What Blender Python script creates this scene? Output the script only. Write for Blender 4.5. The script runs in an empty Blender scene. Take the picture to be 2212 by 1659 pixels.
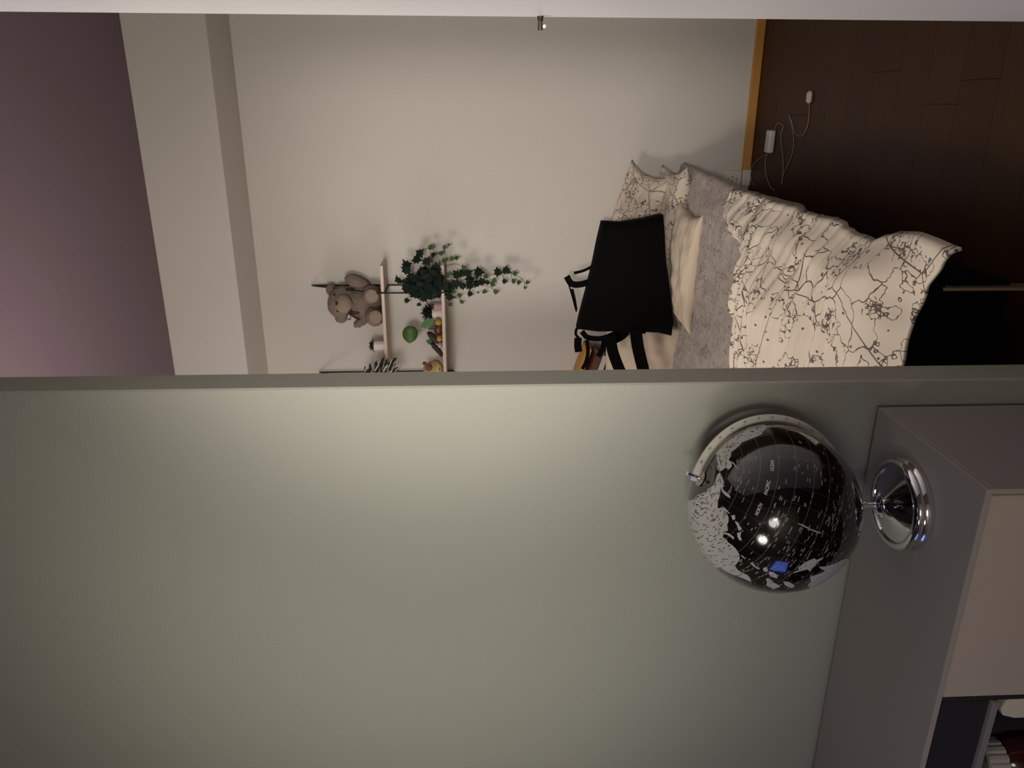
import bpy, bmesh, math, random
from mathutils import Vector, Matrix, noise
random.seed(7)
PI = math.pi
sc = bpy.context.scene
COL = sc.collection

# ---------------------------------------------------------------- camera
H = 1.25                       # camera height; X along the far wall, Y into the room, Z up
FPX = 1661.0                   # focal length in pixels of the 2212 x 1659 frame
yaw, pitch, roll = (math.radians(a) for a in (20.13, 2.76, -0.76))
FW = Vector((-math.sin(yaw)*math.cos(pitch), math.cos(yaw)*math.cos(pitch), -math.sin(pitch)))
r0 = Vector((math.cos(yaw), math.sin(yaw), 0)); u0 = r0.cross(FW)
RT = r0*math.cos(roll) + u0*math.sin(roll)
UP = u0*math.cos(roll) - r0*math.sin(roll)
EYE = Vector((0, 0, H))
cd = bpy.data.cameras.new('camera'); cam = bpy.data.objects.new('camera', cd); COL.objects.link(cam)
cd.sensor_width = 36; cd.sensor_fit = 'HORIZONTAL'; cd.lens = FPX*36/2212
cd.clip_start = 0.02
m = Matrix((-UP, RT, -FW)).transposed().to_4x4(); m.translation = EYE      # held sideways
cam.matrix_world = m
sc.camera = cam

# ---------------------------------------------------------------- world, lights, exposure
w = bpy.data.worlds.new('world'); sc.world = w; w.use_nodes = True
w.node_tree.nodes['Background'].inputs[0].default_value = (0.30, 0.32, 0.40, 1)
w.node_tree.nodes['Background'].inputs[1].default_value = 0.05
vs = sc.view_settings
vs.view_transform = 'Standard'; vs.look = 'None'; vs.gamma = 1; vs.use_curve_mapping = False
vs.exposure = 0.0

def lamp_light(name, loc, power, color, size):
    l = bpy.data.lights.new(name, 'POINT'); l.energy = power; l.color = color; l.shadow_soft_size = size
    o = bpy.data.objects.new(name, l); o.location = loc; COL.objects.link(o); return o
BED_LAMP = Vector((-2.75, 2.35, 1.62))
BED_FILL = Vector((-.96, 1.75, 1.72))  # added fill over the bed, out of view behind the partition
NEAR_FILL = Vector((-.20, -1.55, 1.70))  # added fill behind the camera, brightening cabinet, globe and far wall
DESK_LAMP = Vector((-.92, .10, 1.36))
lamp_light('bedroom_lamp_light', BED_LAMP, 33, (1.0, 0.94, 0.93), 0.32)
lamp_light('bed_fill_light', BED_FILL, 31, (1.0, 0.95, 0.90), 0.18)
lamp_light('near_room_fill_light', NEAR_FILL, 26, (1.0, 0.94, 0.84), 0.30)
lamp_light('desk_lamp_glow', DESK_LAMP, 3.5, (1.0, 0.97, 0.88), 0.07)
sl = bpy.data.lights.new('partition_fill_beam', 'SPOT'); sl.energy = 19; sl.color = (1.0, 0.97, 0.86); sl.spot_size = math.radians(84); sl.spot_blend = 1; sl.shadow_soft_size = .13  # spot added to shape the bright pool on the partition
so = bpy.data.objects.new('partition_fill_beam', sl); so.location = DESK_LAMP; so.rotation_euler = (Vector((-.88, 1.222, 1.36))-DESK_LAMP).to_track_quat('-Z', 'Y').to_euler(); COL.objects.link(so)
SPOT = Vector((.06, -1.30, 1.62))                                     # added fill spot in the near room, pointing through the opening
sl = bpy.data.lights.new('opening_fill_beam', 'SPOT'); sl.energy = 310; sl.color = (1.0, 0.95, 0.88); sl.spot_size = math.radians(32); sl.spot_blend = 1; sl.shadow_soft_size = .16
so = bpy.data.objects.new('opening_fill_beam', sl); so.location = SPOT; so.rotation_euler = (Vector((-.14, 3.5, 1.02))-SPOT).to_track_quat('-Z', 'Y').to_euler(); COL.objects.link(so)

# ---------------------------------------------------------------- helpers
def ray(x, y):
    return RT*((1659-y-829.5)/FPX) - UP*((x-1106)/FPX) + FW
def atY(x, y, Y): d = ray(x, y); return EYE + d*(Y/d.y)
def atZ(x, y, Z): d = ray(x, y); return EYE + d*((Z-H)/d.z)

def srgb(*c):
    return tuple((v/255/12.92 if v/255 <= .04045 else ((v/255+.055)/1.055)**2.4) for v in c) + (1,)
MATS = {}
def mat(name, col, rough=.6, metal=0, var=.06, scale=8, bump=0, bscale=60, coat=0, stretch=(1,1,1), trans=0, rnd=0, spec=.5):
    if name in MATS: return MATS[name]
    M = bpy.data.materials.new(name); M.use_nodes = True; nt = M.node_tree; N = nt.nodes; L = nt.links
    b = N['Principled BSDF']; b.inputs['Roughness'].default_value = rough; b.inputs['Metallic'].default_value = metal
    b.inputs['Coat Weight'].default_value = coat; b.inputs['Transmission Weight'].default_value = trans
    b.inputs['Specular IOR Level'].default_value = spec
    tc = N.new('ShaderNodeTexCoord'); mp = N.new('ShaderNodeMapping'); mp.inputs['Scale'].default_value = stretch
    L.new(tc.outputs['Object'], mp.inputs['Vector'])
    nz = N.new('ShaderNodeTexNoise'); nz.inputs['Scale'].default_value = scale; nz.inputs['Detail'].default_value = 5
    L.new(mp.outputs[0], nz.inputs['Vector'])
    mx = N.new('ShaderNodeMix'); mx.data_type = 'RGBA'
    mx.inputs[6].default_value = tuple(c*(1-var) for c in col[:3]) + (1,)
    mx.inputs[7].default_value = tuple(min(1, c*(1+var)) for c in col[:3]) + (1,)
    L.new(nz.outputs[0], mx.inputs[0])
    out = mx.outputs[2]
    if rnd:
        oi = N.new('ShaderNodeObjectInfo'); hs = N.new('ShaderNodeHueSaturation')
        mr = N.new('ShaderNodeMapRange'); mr.inputs[3].default_value = 1-rnd; mr.inputs[4].default_value = 1+rnd
        L.new(oi.outputs['Random'], mr.inputs[0]); L.new(mr.outputs[0], hs.inputs['Value']); L.new(out, hs.inputs['Color'])
        out = hs.outputs[0]
    L.new(out, b.inputs['Base Color'])
    if bump:
        n2 = N.new('ShaderNodeTexNoise'); n2.inputs['Scale'].default_value = bscale; n2.inputs['Detail'].default_value = 4
        L.new(mp.outputs[0], n2.inputs['Vector'])
        bp = N.new('ShaderNodeBump'); bp.inputs['Strength'].default_value = bump; bp.inputs['Distance'].default_value = .01
        L.new(n2.outputs[0], bp.inputs['Height']); L.new(bp.outputs[0], b.inputs['Normal'])
    MATS[name] = M
    return M
def emit(name, col, s):
    M = bpy.data.materials.new(name); M.use_nodes = True
    b = M.node_tree.nodes['Principled BSDF']; b.inputs['Base Color'].default_value = col
    b.inputs['Emission Color'].default_value = col; b.inputs['Emission Strength'].default_value = s
    return M

def tag(o, label=None, cat=None, group=None, kind=None):
    if label: o['label'] = label
    if cat: o['category'] = cat
    if group: o['group'] = group
    if kind: o['kind'] = kind
    return o
def link(o, parent=None):
    COL.objects.link(o)
    if parent is not None:
        o.parent = parent; o.matrix_parent_inverse = parent.matrix_world.inverted()
    return o
def root(name, loc, label, cat, group=None):
    o = bpy.data.objects.new(name, None); o.location = loc; o.matrix_world = Matrix.Translation(loc); o.empty_display_size = .05
    COL.objects.link(o); return tag(o, label, cat, group)
def build(name, bm, material, parent=None, smooth=False, angle=None):
    me = bpy.data.meshes.new(name); bmesh.ops.recalc_face_normals(bm, faces=bm.faces); bm.to_mesh(me); bm.free()
    me.materials.append(material)
    if smooth:
        for p in me.polygons: p.use_smooth = True
        if angle: me.set_sharp_from_angle(angle=math.radians(angle))
    return link(bpy.data.objects.new(name, me), parent)
def pydata(name, vs_, fs, material, parent=None, smooth=True):
    me = bpy.data.meshes.new(name); me.from_pydata([tuple(v) for v in vs_], [], fs); me.update(); me.materials.append(material)
    for p in me.polygons: p.use_smooth = smooth
    return link(bpy.data.objects.new(name, me), parent)
def box(bm, a, b, bev=0, seg=1):
    a = Vector(a); b = Vector(b)
    r = bmesh.ops.create_cube(bm, size=1)
    vv = r['verts']
    for v in vv: v.co = Vector(((a.x+b.x)/2+v.co.x*abs(b.x-a.x), (a.y+b.y)/2+v.co.y*abs(b.y-a.y), (a.z+b.z)/2+v.co.z*abs(b.z-a.z)))
    if bev:
        es = list({e for v in vv for e in v.link_edges})
        bmesh.ops.bevel(bm, geom=es, offset=bev, segments=seg, affect='EDGES', profile=.6)
    return bm
def boxobj(name, a, b, material, parent=None, bev=.002, seg=1):
    return build(name, box(bmesh.new(), a, b, bev, seg), material, parent)
def tube(bm, pts, rad, n=8):
    pts = [Vector(p) for p in pts]; rings = []
    rr = rad if isinstance(rad, (list, tuple)) else [rad]*len(pts)
    nrm = None
    for i, p in enumerate(pts):
        t = (pts[min(i+1, len(pts)-1)] - pts[max(i-1, 0)]).normalized()
        if nrm is None: nrm = t.orthogonal().normalized()
        nrm = (nrm - t*nrm.dot(t)).normalized(); bn = t.cross(nrm)
        rings.append([bm.verts.new(p + (nrm*math.cos(2*PI*k/n) + bn*math.sin(2*PI*k/n))*rr[i]) for k in range(n)])
    for a, b in zip(rings, rings[1:]):
        for k in range(n): bm.faces.new((a[k], a[(k+1) % n], b[(k+1) % n], b[k]))
    bm.faces.new(rings[0]); bm.faces.new(rings[-1]); return bm
def spline(pts, n=6):
    P = [Vector(p) for p in pts]; P = [P[0]*2-P[1]] + P + [P[-1]*2-P[-2]]; out = []
    for i in range(1, len(P)-2):
        for k in range(n):
            t = k/n; a, b, c, d = P[i-1:i+3]
            out.append(.5*((2*b)+(c-a)*t+(2*a-5*b+4*c-d)*t*t+(3*b-a-3*c+d)*t**3))
    out.append(P[-2]); return out
def lathe(bm, prof, c, n=48):
    rings = []
    for r, z in prof:
        rings.append([bm.verts.new((c[0]+r*math.cos(2*PI*k/n), c[1]+r*math.sin(2*PI*k/n), c[2]+z)) for k in range(n)] if r > 1e-6 else [bm.verts.new((c[0], c[1], c[2]+z))])
    for a, b in zip(rings, rings[1:]):
        for k in range(n):
            f = [a[k % len(a)], a[(k+1) % len(a)], b[(k+1) % len(b)], b[k % len(b)]]
            f = [v for i, v in enumerate(f) if v not in f[:i]]
            if len(f) > 2: bm.faces.new(f)
    return bm
def ribbon(bm, pts, width, wdir, thick=.002):
    pts = [Vector(p) for p in pts]; R = []
    for i, p in enumerate(pts):
        t = (pts[min(i+1, len(pts)-1)] - pts[max(i-1, 0)]).normalized()
        wv = t.cross(Vector((0, 1, 0))) if wdir is None else Vector(wdir); wv = (wv - t*wv.dot(t)).normalized(); nn = t.cross(wv)
        R.append([bm.verts.new(p+wv*width/2*s+nn*thick/2*q) for s, q in ((-1,-1),(1,-1),(1,1),(-1,1))])
    for a, b in zip(R, R[1:]):
        for k in range(4): bm.faces.new((a[k], a[(k+1) % 4], b[(k+1) % 4], b[k]))
    bm.faces.new(R[0]); bm.faces.new(R[-1]); return bm
def blob(parts, voxel, smooth_it=3):
    """union of ellipsoids (centre, radii, rotation) as one continuous mesh"""
    bm = bmesh.new()
    for c, rad, rot in parts:
        r = bmesh.ops.create_icosphere(bm, subdivisions=3, radius=1)
        M = Matrix.Translation(c) @ rot.to_matrix().to_4x4() @ Matrix.Diagonal((*rad, 1))
        bmesh.ops.transform(bm, matrix=M, verts=r['verts'])
    me = bpy.data.meshes.new('blob_source'); bm.to_mesh(me); bm.free()
    o = bpy.data.objects.new('blob_source', me); COL.objects.link(o)
    md = o.modifiers.new('r', 'REMESH'); md.mode = 'VOXEL'; md.voxel_size = voxel
    sm = o.modifiers.new('s', 'SMOOTH'); sm.iterations = smooth_it
    dg = bpy.context.evaluated_depsgraph_get(); res = bpy.data.meshes.new_from_object(o.evaluated_get(dg))
    bpy.data.objects.remove(o); bpy.data.meshes.remove(me)
    return res
from mathutils import Euler
def meshobj(name, me, material, parent=None, smooth=True):
    me.name = name; me.materials.clear(); me.materials.append(material)
    for p in me.polygons: p.use_smooth = smooth
    return link(bpy.data.objects.new(name, me), parent)
def nz(x, y, z=0): return noise.noise(Vector((x, y, z)))

# ---------------------------------------------------------------- materials of the setting
M_wall = mat('cream_wall_paint', srgb(198, 190, 181), .85, var=.015, bump=.12, bscale=180)
M_ceil = mat('shade_darkened_mauve_ceiling', srgb(112, 93, 100), .9, var=.015, bump=.1, bscale=150)  # base darkened to stand in for shade above the lamps
M_part = mat('grey_olive_wall_paint', srgb(168, 167, 154), .8, var=.015, bump=.12, bscale=180)
M_white = mat('white_door_paint', srgb(236, 233, 232), .35, var=.01)
M_pine = mat('varnished_pine', srgb(186, 130, 62), .5, var=.12, scale=14, stretch=(.6, 6, 6))
M_plank = mat('dark_brown_floorboard', srgb(64, 36, 15), .45, var=.22, scale=9, stretch=(.5, 8, 1), bump=.06, bscale=40, rnd=.12, spec=.2)
M_sub = mat('dark_subfloor', srgb(40, 26, 16), .8)

# ---------------------------------------------------------------- the room
YW = 3.527; ZC = 2.55; ZB = 2.237; YB = 3.215
YP, YP2, XP = 1.222, 1.2985, -0.45
XL, XR, YF = -3.5, 1.5, -2.6
fl = boxobj('floor', (XL, YF, -.12), (XR, YW, -.012), M_sub, bev=0); tag(fl, kind='structure')
PWID = .155
def plank_mesh(length):
    bm = box(bmesh.new(), (0, 0, -.014), (length-.0006, PWID-.0006, 0), .0005); me = bpy.data.meshes.new('plank'); bm.to_mesh(me); bm.free()
    me.materials.append(M_plank); return me
PM = {}
row = 0; y = YF
while y < YW - PWID*.5:
    x = XL - random.random()*1.0
    while x < XR:
        a = max(x, XL); b = min(x+1.38, XR)
        L_ = round(b-a, 3)
        if L_ > .05:
            if L_ not in PM: PM[L_] = plank_mesh(L_)
            o = bpy.data.objects.new('plank', PM[L_]); o.location = (a, y, 0); COL.objects.link(o); o.parent = fl
        x += 1.38
    y += PWID
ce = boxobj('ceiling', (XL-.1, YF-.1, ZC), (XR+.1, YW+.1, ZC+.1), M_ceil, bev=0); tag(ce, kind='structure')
for n_, a, b in (('wall_back', (XL-.1, YW, -.1), (XR+.1, YW+.1, ZC)), ('wall_left', (XL-.1, YF, -.1), (XL, YW, ZC)),
                 ('wall_right', (XR, YF, -.1), (XR+.1, YW, ZC)), ('wall_front', (XL-.1, YF-.1, -.1), (XR+.1, YF, ZC))):
    tag(boxobj(n_, a, b, M_wall if n_ != 'wall_right' else mat('bounce_cut_brown_wall', srgb(96, 86, 76), .85, var=.02), bev=0), kind='structure')  # unseen right wall made dark to cut bounce onto the partition end
tag(boxobj('wall_partition', (XL, YP, 0), (XP, YP2, ZC), M_part, bev=.003), kind='structure')
M_beam = mat('cream_wall_paint_beam', srgb(198, 190, 181), .85, var=.015, bump=.12, bscale=180)
tag(boxobj('trim_1', (XL, YB, ZB), (XR, YW+.01, ZC), M_beam, bev=.002), 'plastered beam boxed in under the ceiling along the far wall', kind='structure')
tag(boxobj('baseboard_back', (-.292, YW-.012, 0), (XR, YW, .04), M_pine, bev=.003), kind='structure')

# open white door on the right
dr = boxobj('door_1', (.133, .50, .005), (.173, 1.40, 2.02), M_white, bev=.004, seg=2); tag(dr, kind='structure')
M_brass = mat('dark_bronze', srgb(80, 66, 54), .4, .6)
p = Vector((.133, 1.385, 1.135))
bm = bmesh.new(); tube(bm, [p+Vector((.002,0,0)), p+Vector((-.007,0,0)), p+Vector((-.008,0,0)), p+Vector((-.021,0,0))], [.0055,.0045,.0035,.0042], 12); build('door_bolt', bm, M_brass, dr, True, 40)
bm = bmesh.new(); bmesh.ops.create_uvsphere(bm, u_segments=10, v_segments=8, radius=.0032); bmesh.ops.translate(bm, verts=bm.verts, vec=p+Vector((-.0155,-.004,-.0065))); build('screw_head', bm, M_white, dr, True)

# ---------------------------------------------------------------- cabinet
M_cab = mat('matt_dark_grey_lacquer', srgb(156, 151, 147), .5, var=.02)
M_cabf = mat('warm_grey_lacquer', srgb(222, 205, 182), .45, var=.02)
M_cabi = mat('charcoal_lacquer', srgb(52, 50, 49), .6, var=.02)
CX0, CX1, CY0, CY1, CZ1 = -1.95, -.495, .907, 1.209, .55
CZ0 = .06
cb = root('low_cabinet', ((CX0+CX1)/2, (CY0+CY1)/2, 0), 'low dark grey cabinet with flat door standing against the grey partition', 'cabinet')
T = .009
boxobj('top_panel', (CX0, CY0, CZ1-T), (CX1, CY1, CZ1), M_cab, cb, .0012)
boxobj('side_panel', (CX1-T, CY0+.0003, CZ0), (CX1, CY1, CZ1-T), M_cab, cb, .001)
boxobj('side_panel', (CX0, CY0+.0003, CZ0), (CX0+T, CY1, CZ1-T), M_cab, cb, .001)
boxobj('bottom_panel', (CX0+T, CY0+.0003, CZ0), (CX1-T, CY1, CZ0+T), M_cab, cb, .001)
M_lit_edge = mat('warm_grey_lit_edge', srgb(196, 184, 168), .5, var=.02)  # lighter strips paint in the light caught by the panel edges
boxobj('lit_edge_strip', (CX0, CY0-.0008, CZ1-T+.0005), (CX1-.0003, CY0, CZ1-.0008), M_lit_edge, cb, .0003)
boxobj('lit_edge_strip', (CX1-T+.0005, CY0-.0008, CZ0), (CX1-.0005, CY0, CZ1-T), M_lit_edge, cb, .0003)
boxobj('lit_edge_strip', (CX0+T, CY0-.0008, .4480), (-.867, CY0, .4562), mat('grey_lit_edge', srgb(160, 152, 150), .5, var=.02), cb, .0003)
boxobj('back_panel', (CX0+T, CY1-.006, CZ0+T), (CX1-T, CY1, CZ1-T), M_cabi, cb, 0)
boxobj('divider', (-.866, CY0+.004, CZ0+T), (-.857, CY1-.006, CZ1-T), M_cabi, cb, .001)
d_ = boxobj('door', (-.8565, CY0+.003, CZ0+T+.002), (CX1-T-.003, CY0+.019, CZ1-T-.0022), M_cabf, cb, .0012)
boxobj('shelf', (CX0+T, CY0+.0003, .4475), (-.866, CY1-.006, .4565), M_cab, cb, .001)
boxobj('drawer_front', (CX0+T+.002, CY0+.006, .4585), (-.868, CY0+.02, CZ1-T-.001), M_cabi, cb, .001)
for sx in (CX0+.05, -.9, CX1-.05):
    for sy in (CY0+.05, CY1-.05):
        bm = bmesh.new(); lathe(bm, [(0, 0), (.016, 0), (.02, CZ0), (0, CZ0)], (sx, sy, 0), 12); build('foot', bm, M_cabi, cb, True, 40)

# things in the open compartment
M_cream = mat('cream_card', srgb(250, 240, 205), .6, var=.03)
bm = bmesh.new()
pr = [(0, 0), (0, .33), (.012, .345), (.03, .352), (.045, .345), (.052, .325), (.052, 0)]
for yy in (.93, 1.10):
    bm.faces.new([bm.verts.new((-.868-.006-px*.9, yy, CZ0+T+.002+pz)) for px, pz in pr])
bm.verts.ensure_lookup_table(); n_ = len(pr)
for k in range(n_): bm.faces.new((bm.verts[k], bm.verts[(k+1) % n_], bm.verts[n_+(k+1) % n_], bm.verts[n_+k]))
tag(build('storage_box', bm, M_cream), 'cream upright box with rounded top in the open cabinet compartment', 'box')
M_red = mat('dark_red_glass', srgb(70, 14, 10), .15, coat=.6)
M_green = mat('dark_green_plastic', srgb(52, 66, 40), .5)
M_lid = mat('ribbed_white_plastic', srgb(214, 206, 198), .4)
jc = Vector((-1.048, .968, CZ0+T+.001))
jr = root('jar', jc, 'dark red jar with ribbed white collar and green stopper in the open cabinet compartment', 'jar')
bm = bmesh.new(); lathe(bm, [(0, 0), (.040, 0), (.045, .008), (.045, .265), (.041, .290), (.034, .300), (0, .300)], jc, 32); build('body', bm, M_red, jr, True, 50)
bm = bmesh.new(); cap = []
for lvl in (.301, .334):
    cap.append([bm.verts.new((jc.x+(.037 if k % 4 < 3 else .0345)*math.cos(2*PI*k/64), jc.y+(.037 if k % 4 < 3 else .0345)*math.sin(2*PI*k/64), jc.z+lvl)) for k in range(64)])
for k in range(64): bm.faces.new((cap[0][k], cap[0][(k+1) % 64], cap[1][(k+1) % 64], cap[1][k]))
bm.faces.new(cap[0]); bm.faces.new(cap[1]); build('collar', bm, M_lid, jr)
bm = bmesh.new(); lathe(bm, [(0, .335), (.030, .335), (.026, .345), (.012, .349), (.009, .352), (.007, .364), (0, .365)], jc, 24); build('stopper', bm, M_green, jr, True, 40)

# ---------------------------------------------------------------- globe
GC = Vector((-.6111, 1.073, .7739)); GR = .1343
M_chrome = mat('polished_chrome', (.82, .82, .84, 1), .07, 1, var=0)
M_steel = mat('brushed_steel_arm', (.92, .86, .76, 1), .45, .35, var=.04, scale=60)
M_silver = mat('silver_grey_land_print', srgb(206, 204, 200), .35, .15, var=.05, scale=40, coat=.6)
M_ink = mat('dark_place_name_print', srgb(70, 68, 66), .5)
M_inkw = mat('pale_place_name_print', srgb(150, 142, 130), .5)
M_letter = mat('white_lettering_print', srgb(235, 228, 214), .5)
def onS(x, y):
    d = ray(x, y).normalized(); q = EYE-GC; B = q.dot(d); c = q.dot(q)-GR*GR; D = max(B*B-c, 0)
    return (EYE + d*(-B-math.sqrt(D)) - GC).normalized(), B*B-c
GN = onS(1514, 1034)[0]
E1 = (EYE-GC); E1 = (E1-GN*E1.dot(GN)).normalized(); E2 = GN.cross(E1)
def LL(lat, lon, rr=1.0):
    a, b = math.radians(lat), math.radians(lon)
    return GC + (GN*math.sin(a) + (E1*math.cos(b)+E2*math.sin(b))*math.cos(a))*GR*rr
def tolatlon(s): return math.degrees(math.asin(max(-1, min(1, s.dot(GN))))), math.degrees(math.atan2(s.dot(E2), s.dot(E1)))
gl = root('desk_globe', (GC.x, GC.y, CZ1), 'black and silver desk globe on a chrome foot on top of the low cabinet', 'globe')
# ball: black gloss with thin graticule from its own latitude and longitude
Mb = bpy.data.materials.new('black_gloss_globe'); Mb.use_nodes = True; nt = Mb.node_tree; N = nt.nodes; L = nt.links
bs = N['Principled BSDF']; bs.inputs['Roughness'].default_value = .12; bs.inputs['Coat Weight'].default_value = 1; bs.inputs['Coat Roughness'].default_value = .03
tc = N.new('ShaderNodeTexCoord'); sp = N.new('ShaderNodeSeparateXYZ'); L.new(tc.outputs['Object'], sp.inputs[0])
def mth(op, a, b=None):
    n_ = N.new('ShaderNodeMath'); n_.operation = op
    for i, v in enumerate((a, b)):
        if v is None: continue
        if isinstance(v, (int, float)): n_.inputs[i].default_value = v
        else: L.new(v, n_.inputs[i])
    return n_.outputs[0]
lat = mth('MULTIPLY', mth('ARCSINE', mth('DIVIDE', sp.outputs[2], GR)), 180/PI)
lon = mth('MULTIPLY', mth('ARCTAN2', sp.outputs[1], sp.outputs[0]), 180/PI)
def lines(v, off, step, wdt):
    fr = mth('ABSOLUTE', mth('SUBTRACT', mth('FRACT', mth('DIVIDE', mth('ADD', v, off+1100*step), step)), .5))
    return mth('LESS_THAN', mth('MULTIPLY', mth('SUBTRACT', .5, fr), step), wdt)
l1 = mth('MAXIMUM', lines(lat, -.5, 11, .17), mth('MULTIPLY', lines(lon, 3, 11, .13), .45))
mx = N.new('ShaderNodeMix'); mx.data_type = 'RGBA'; L.new(l1, mx.inputs[0])
mx.inputs[6].default_value = (.0035, .0033, .0032, 1); mx.inputs[7].default_value = srgb(104, 97, 88)
L.new(mx.outputs[2], bs.inputs['Base Color'])
bm = bmesh.new(); bmesh.ops.create_uvsphere(bm, u_segments=96, v_segments=64, radius=GR)
ball = build('ball', bm, Mb, None, True)
fr_ = Matrix((E1, E2, GN)).transposed().to_4x4(); fr_.translation = GC
ball.matrix_world = fr_; ball.parent = gl; ball.matrix_parent_inverse = gl.matrix_world.inverted()
def land(pts, ox, oy, s, ext=0.0, rr=1.0012):
    vs_ = []
    view = (EYE-GC).normalized()
    for px, py in pts:
        v, D = onS(ox+px*s, oy+py*s)
        if D < .0009 and ext: v = (v - view*ext).normalized()
        vs_.append(v)
    c = sum(vs_, Vector()).normalized(); a = c.orthogonal().normalized(); b = c.cross(a)
    def st(v): k = 2/(1+v.dot(c)); return Vector((v.dot(a)*k, v.dot(b)*k, 0))
    bm = bmesh.new(); bm.faces.new([bm.verts.new(st(v)) for v in vs_])
    bmesh.ops.triangulate(bm, faces=bm.faces)
    for _ in range(6):
        es = [e for e in bm.edges if e.calc_length() > .09]
        if not es: break
        bmesh.ops.subdivide_edges(bm, edges=es, cuts=1); bmesh.ops.triangulate(bm, faces=bm.faces)
    for v in bm.verts:
        x, y = v.co.x, v.co.y; q = x*x+y*y
        v.co = GC + (a*x*4 + b*y*4 + c*(4-q)).normalized()*GR*rr
    for f in bm.faces:
        if f.normal.dot(f.calc_center_median()-GC) < 0: f.normal_flip()
    bm.normal_update()
    for f in bm.faces:
        if f.normal.dot(f.calc_center_median()-GC) < 0: f.normal_flip()
    me = bpy.data.meshes.new('land_mass'); bm.to_mesh(me); bm.free(); me.materials.append(M_silver)
    for p_ in me.polygons: p_.use_smooth = True
    link(bpy.data.objects.new('land_mass', me), gl)
    return vs_
Z1 = (1470, 880, .1085); Z2 = (1470, 1040, .1507); Z4 = (1660, 1090, .12055)
asia = [(500,0),(525,-95),(565,-130),(600,-60),(620,0),(625,70),(600,90),(620,130),(660,160),(700,190),(720,240),(680,225),(640,195),(600,150),(575,80),(570,150),(560,215),(535,280),(535,390),(590,370),(650,420),(690,520),(690,570),(670,620),(680,700),(650,735),(700,745),(770,800),(760,835),(720,795),(670,765),(625,750),(605,800),(660,830),(680,870),(740,910),(800,970),(845,1050),(850,1110),(820,1160),(780,1210),(820,1265),(870,1300),(960,1340),(1010,1400),(1010,1440),(920,1400),(850,1370),(740,1330),(640,1280),(560,1230),(480,1190),(380,1090),(270,950),(180,780),(125,600),(100,420),(115,290),(190,260),(240,190),(300,180),(330,160),(380,150),(400,100),(470,60)]
POLY_ASIA = land(asia, *Z2, ext=.35)
alaska = [(780,1280),(730,1220),(740,1100),(720,1000),(690,930),(760,850),(900,705),(1100,565),(1300,450),(1450,400),(1650,370),(1720,400),(1650,470),(1620,540),(1500,590),(1350,650),(1220,700),(1170,760),(1080,840),(1010,890),(1000,980),(960,1040),(1020,1100),(1020,1180),(960,1240),(900,1200),(850,1240)]
POLY_AM = land(alaska, *Z1, ext=.3)
land([(1020,1085),(1060,1100),(1100,1160),(1130,1215),(1120,1220),(1080,1160),(1030,1105)], *Z1)
land([(540,1120),(620,1060),(700,1010),(820,960),(860,990),(990,940),(960,980),(840,1060),(850,1080),(780,1140),(740,1200),(700,1160),(580,1190),(430,1230),(470,1195),(530,1180)], *Z4)
land([(900,1110),(1000,1110),(1090,1085),(1180,1060),(1300,1000),(1400,960),(1440,1000),(1440,1050),(1380,1130),(1300,1200),(1190,1290),(1100,1350),(980,1425),(900,1470),(800,1515),(740,1530),(700,1430),(760,1380),(740,1290),(850,1260),(1000,1200),(1010,1180),(940,1150)], *Z4, ext=.4)
land([(1220,1390),(1290,1400),(1330,1450),(1400,1480),(1430,1510),(1330,1540),(1230,1490),(1240,1430)], *Z2)
land([(780,565),(830,590),(850,640),(880,670),(860,705),(830,700),(815,640),(790,600)], *Z2)
land([(810,740),(870,720),(860,790),(880,840),(850,850),(820,800)], *Z2)
land([(725,490),(780,480),(785,540),(750,555)], *Z2)
land([(590,350),(640,380),(715,465),(690,455),(640,415)], *Z2)
land([(865,1050),(900,1070),(930,1110),(885,1085)], *Z2)
land([(1000,1160),(1050,1175),(1080,1220),(1140,1240),(1120,1260),(1060,1225),(1010,1180)], *Z2)
land([(1180,1240),(1230,1225),(1260,1270),(1230,1300),(1190,1280)], *Z2)
land([(1270,1290),(1330,1300),(1400,1350),(1380,1390),(1300,1360),(1265,1330)], *Z2)
land([(1470,1430),(1560,1440),(1640,1490),(1600,1530),(1500,1490)], *Z2)
land([(510,330),(620,360),(760,440),(940,500),(930,520),(780,470),(640,400),(540,350)], *Z4)
land([(1700,380),(1850,500),(1980,620),(1970,650),(1840,540),(1710,420)], 1665, 880, .1085)
# small printed names: dark dashes on land, pale ones at sea, all along the parallels
polys2 = [[tolatlon(v) for v in P_] for P_ in (POLY_ASIA, POLY_AM)]
def inside(la, lo):
    v = (LL(la, lo)-GC).normalized()
    for P_ in (POLY_ASIA, POLY_AM):
        c = sum(P_, Vector()).normalized(); a = c.orthogonal().normalized(); b = c.cross(a)
        if v.dot(c) < .1: continue
        st = lambda q: (q.dot(a)/(1+q.dot(c)), q.dot(b)/(1+q.dot(c)))
        x, y = st(v); hit = False; pp = [st(q) for q in P_]; j = pp[-1]
        for k in pp:
            if (k[1] > y) != (j[1] > y) and x < (j[0]-k[0])*(y-k[1])/(j[1]-k[1])+k[0]: hit = not hit
            j = k
        if hit: return True
    return False
bd, bw = bmesh.new(), bmesh.new()
def dash(bm, la, lo, ln, ht, rr):
    k = 1/max(.15, math.cos(math.radians(la))); n = 3
    lo_ = [bm.verts.new(LL(la-ht/2, lo+ln*k*i/n, rr)) for i in range(n+1)]; hi = [bm.verts.new(LL(la+ht/2, lo+ln*k*i/n, rr)) for i in range(n+1)]
    for i in range(n): bm.faces.new((lo_[i], lo_[i+1], hi[i+1], hi[i]))
rg = random.Random(3)
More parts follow.
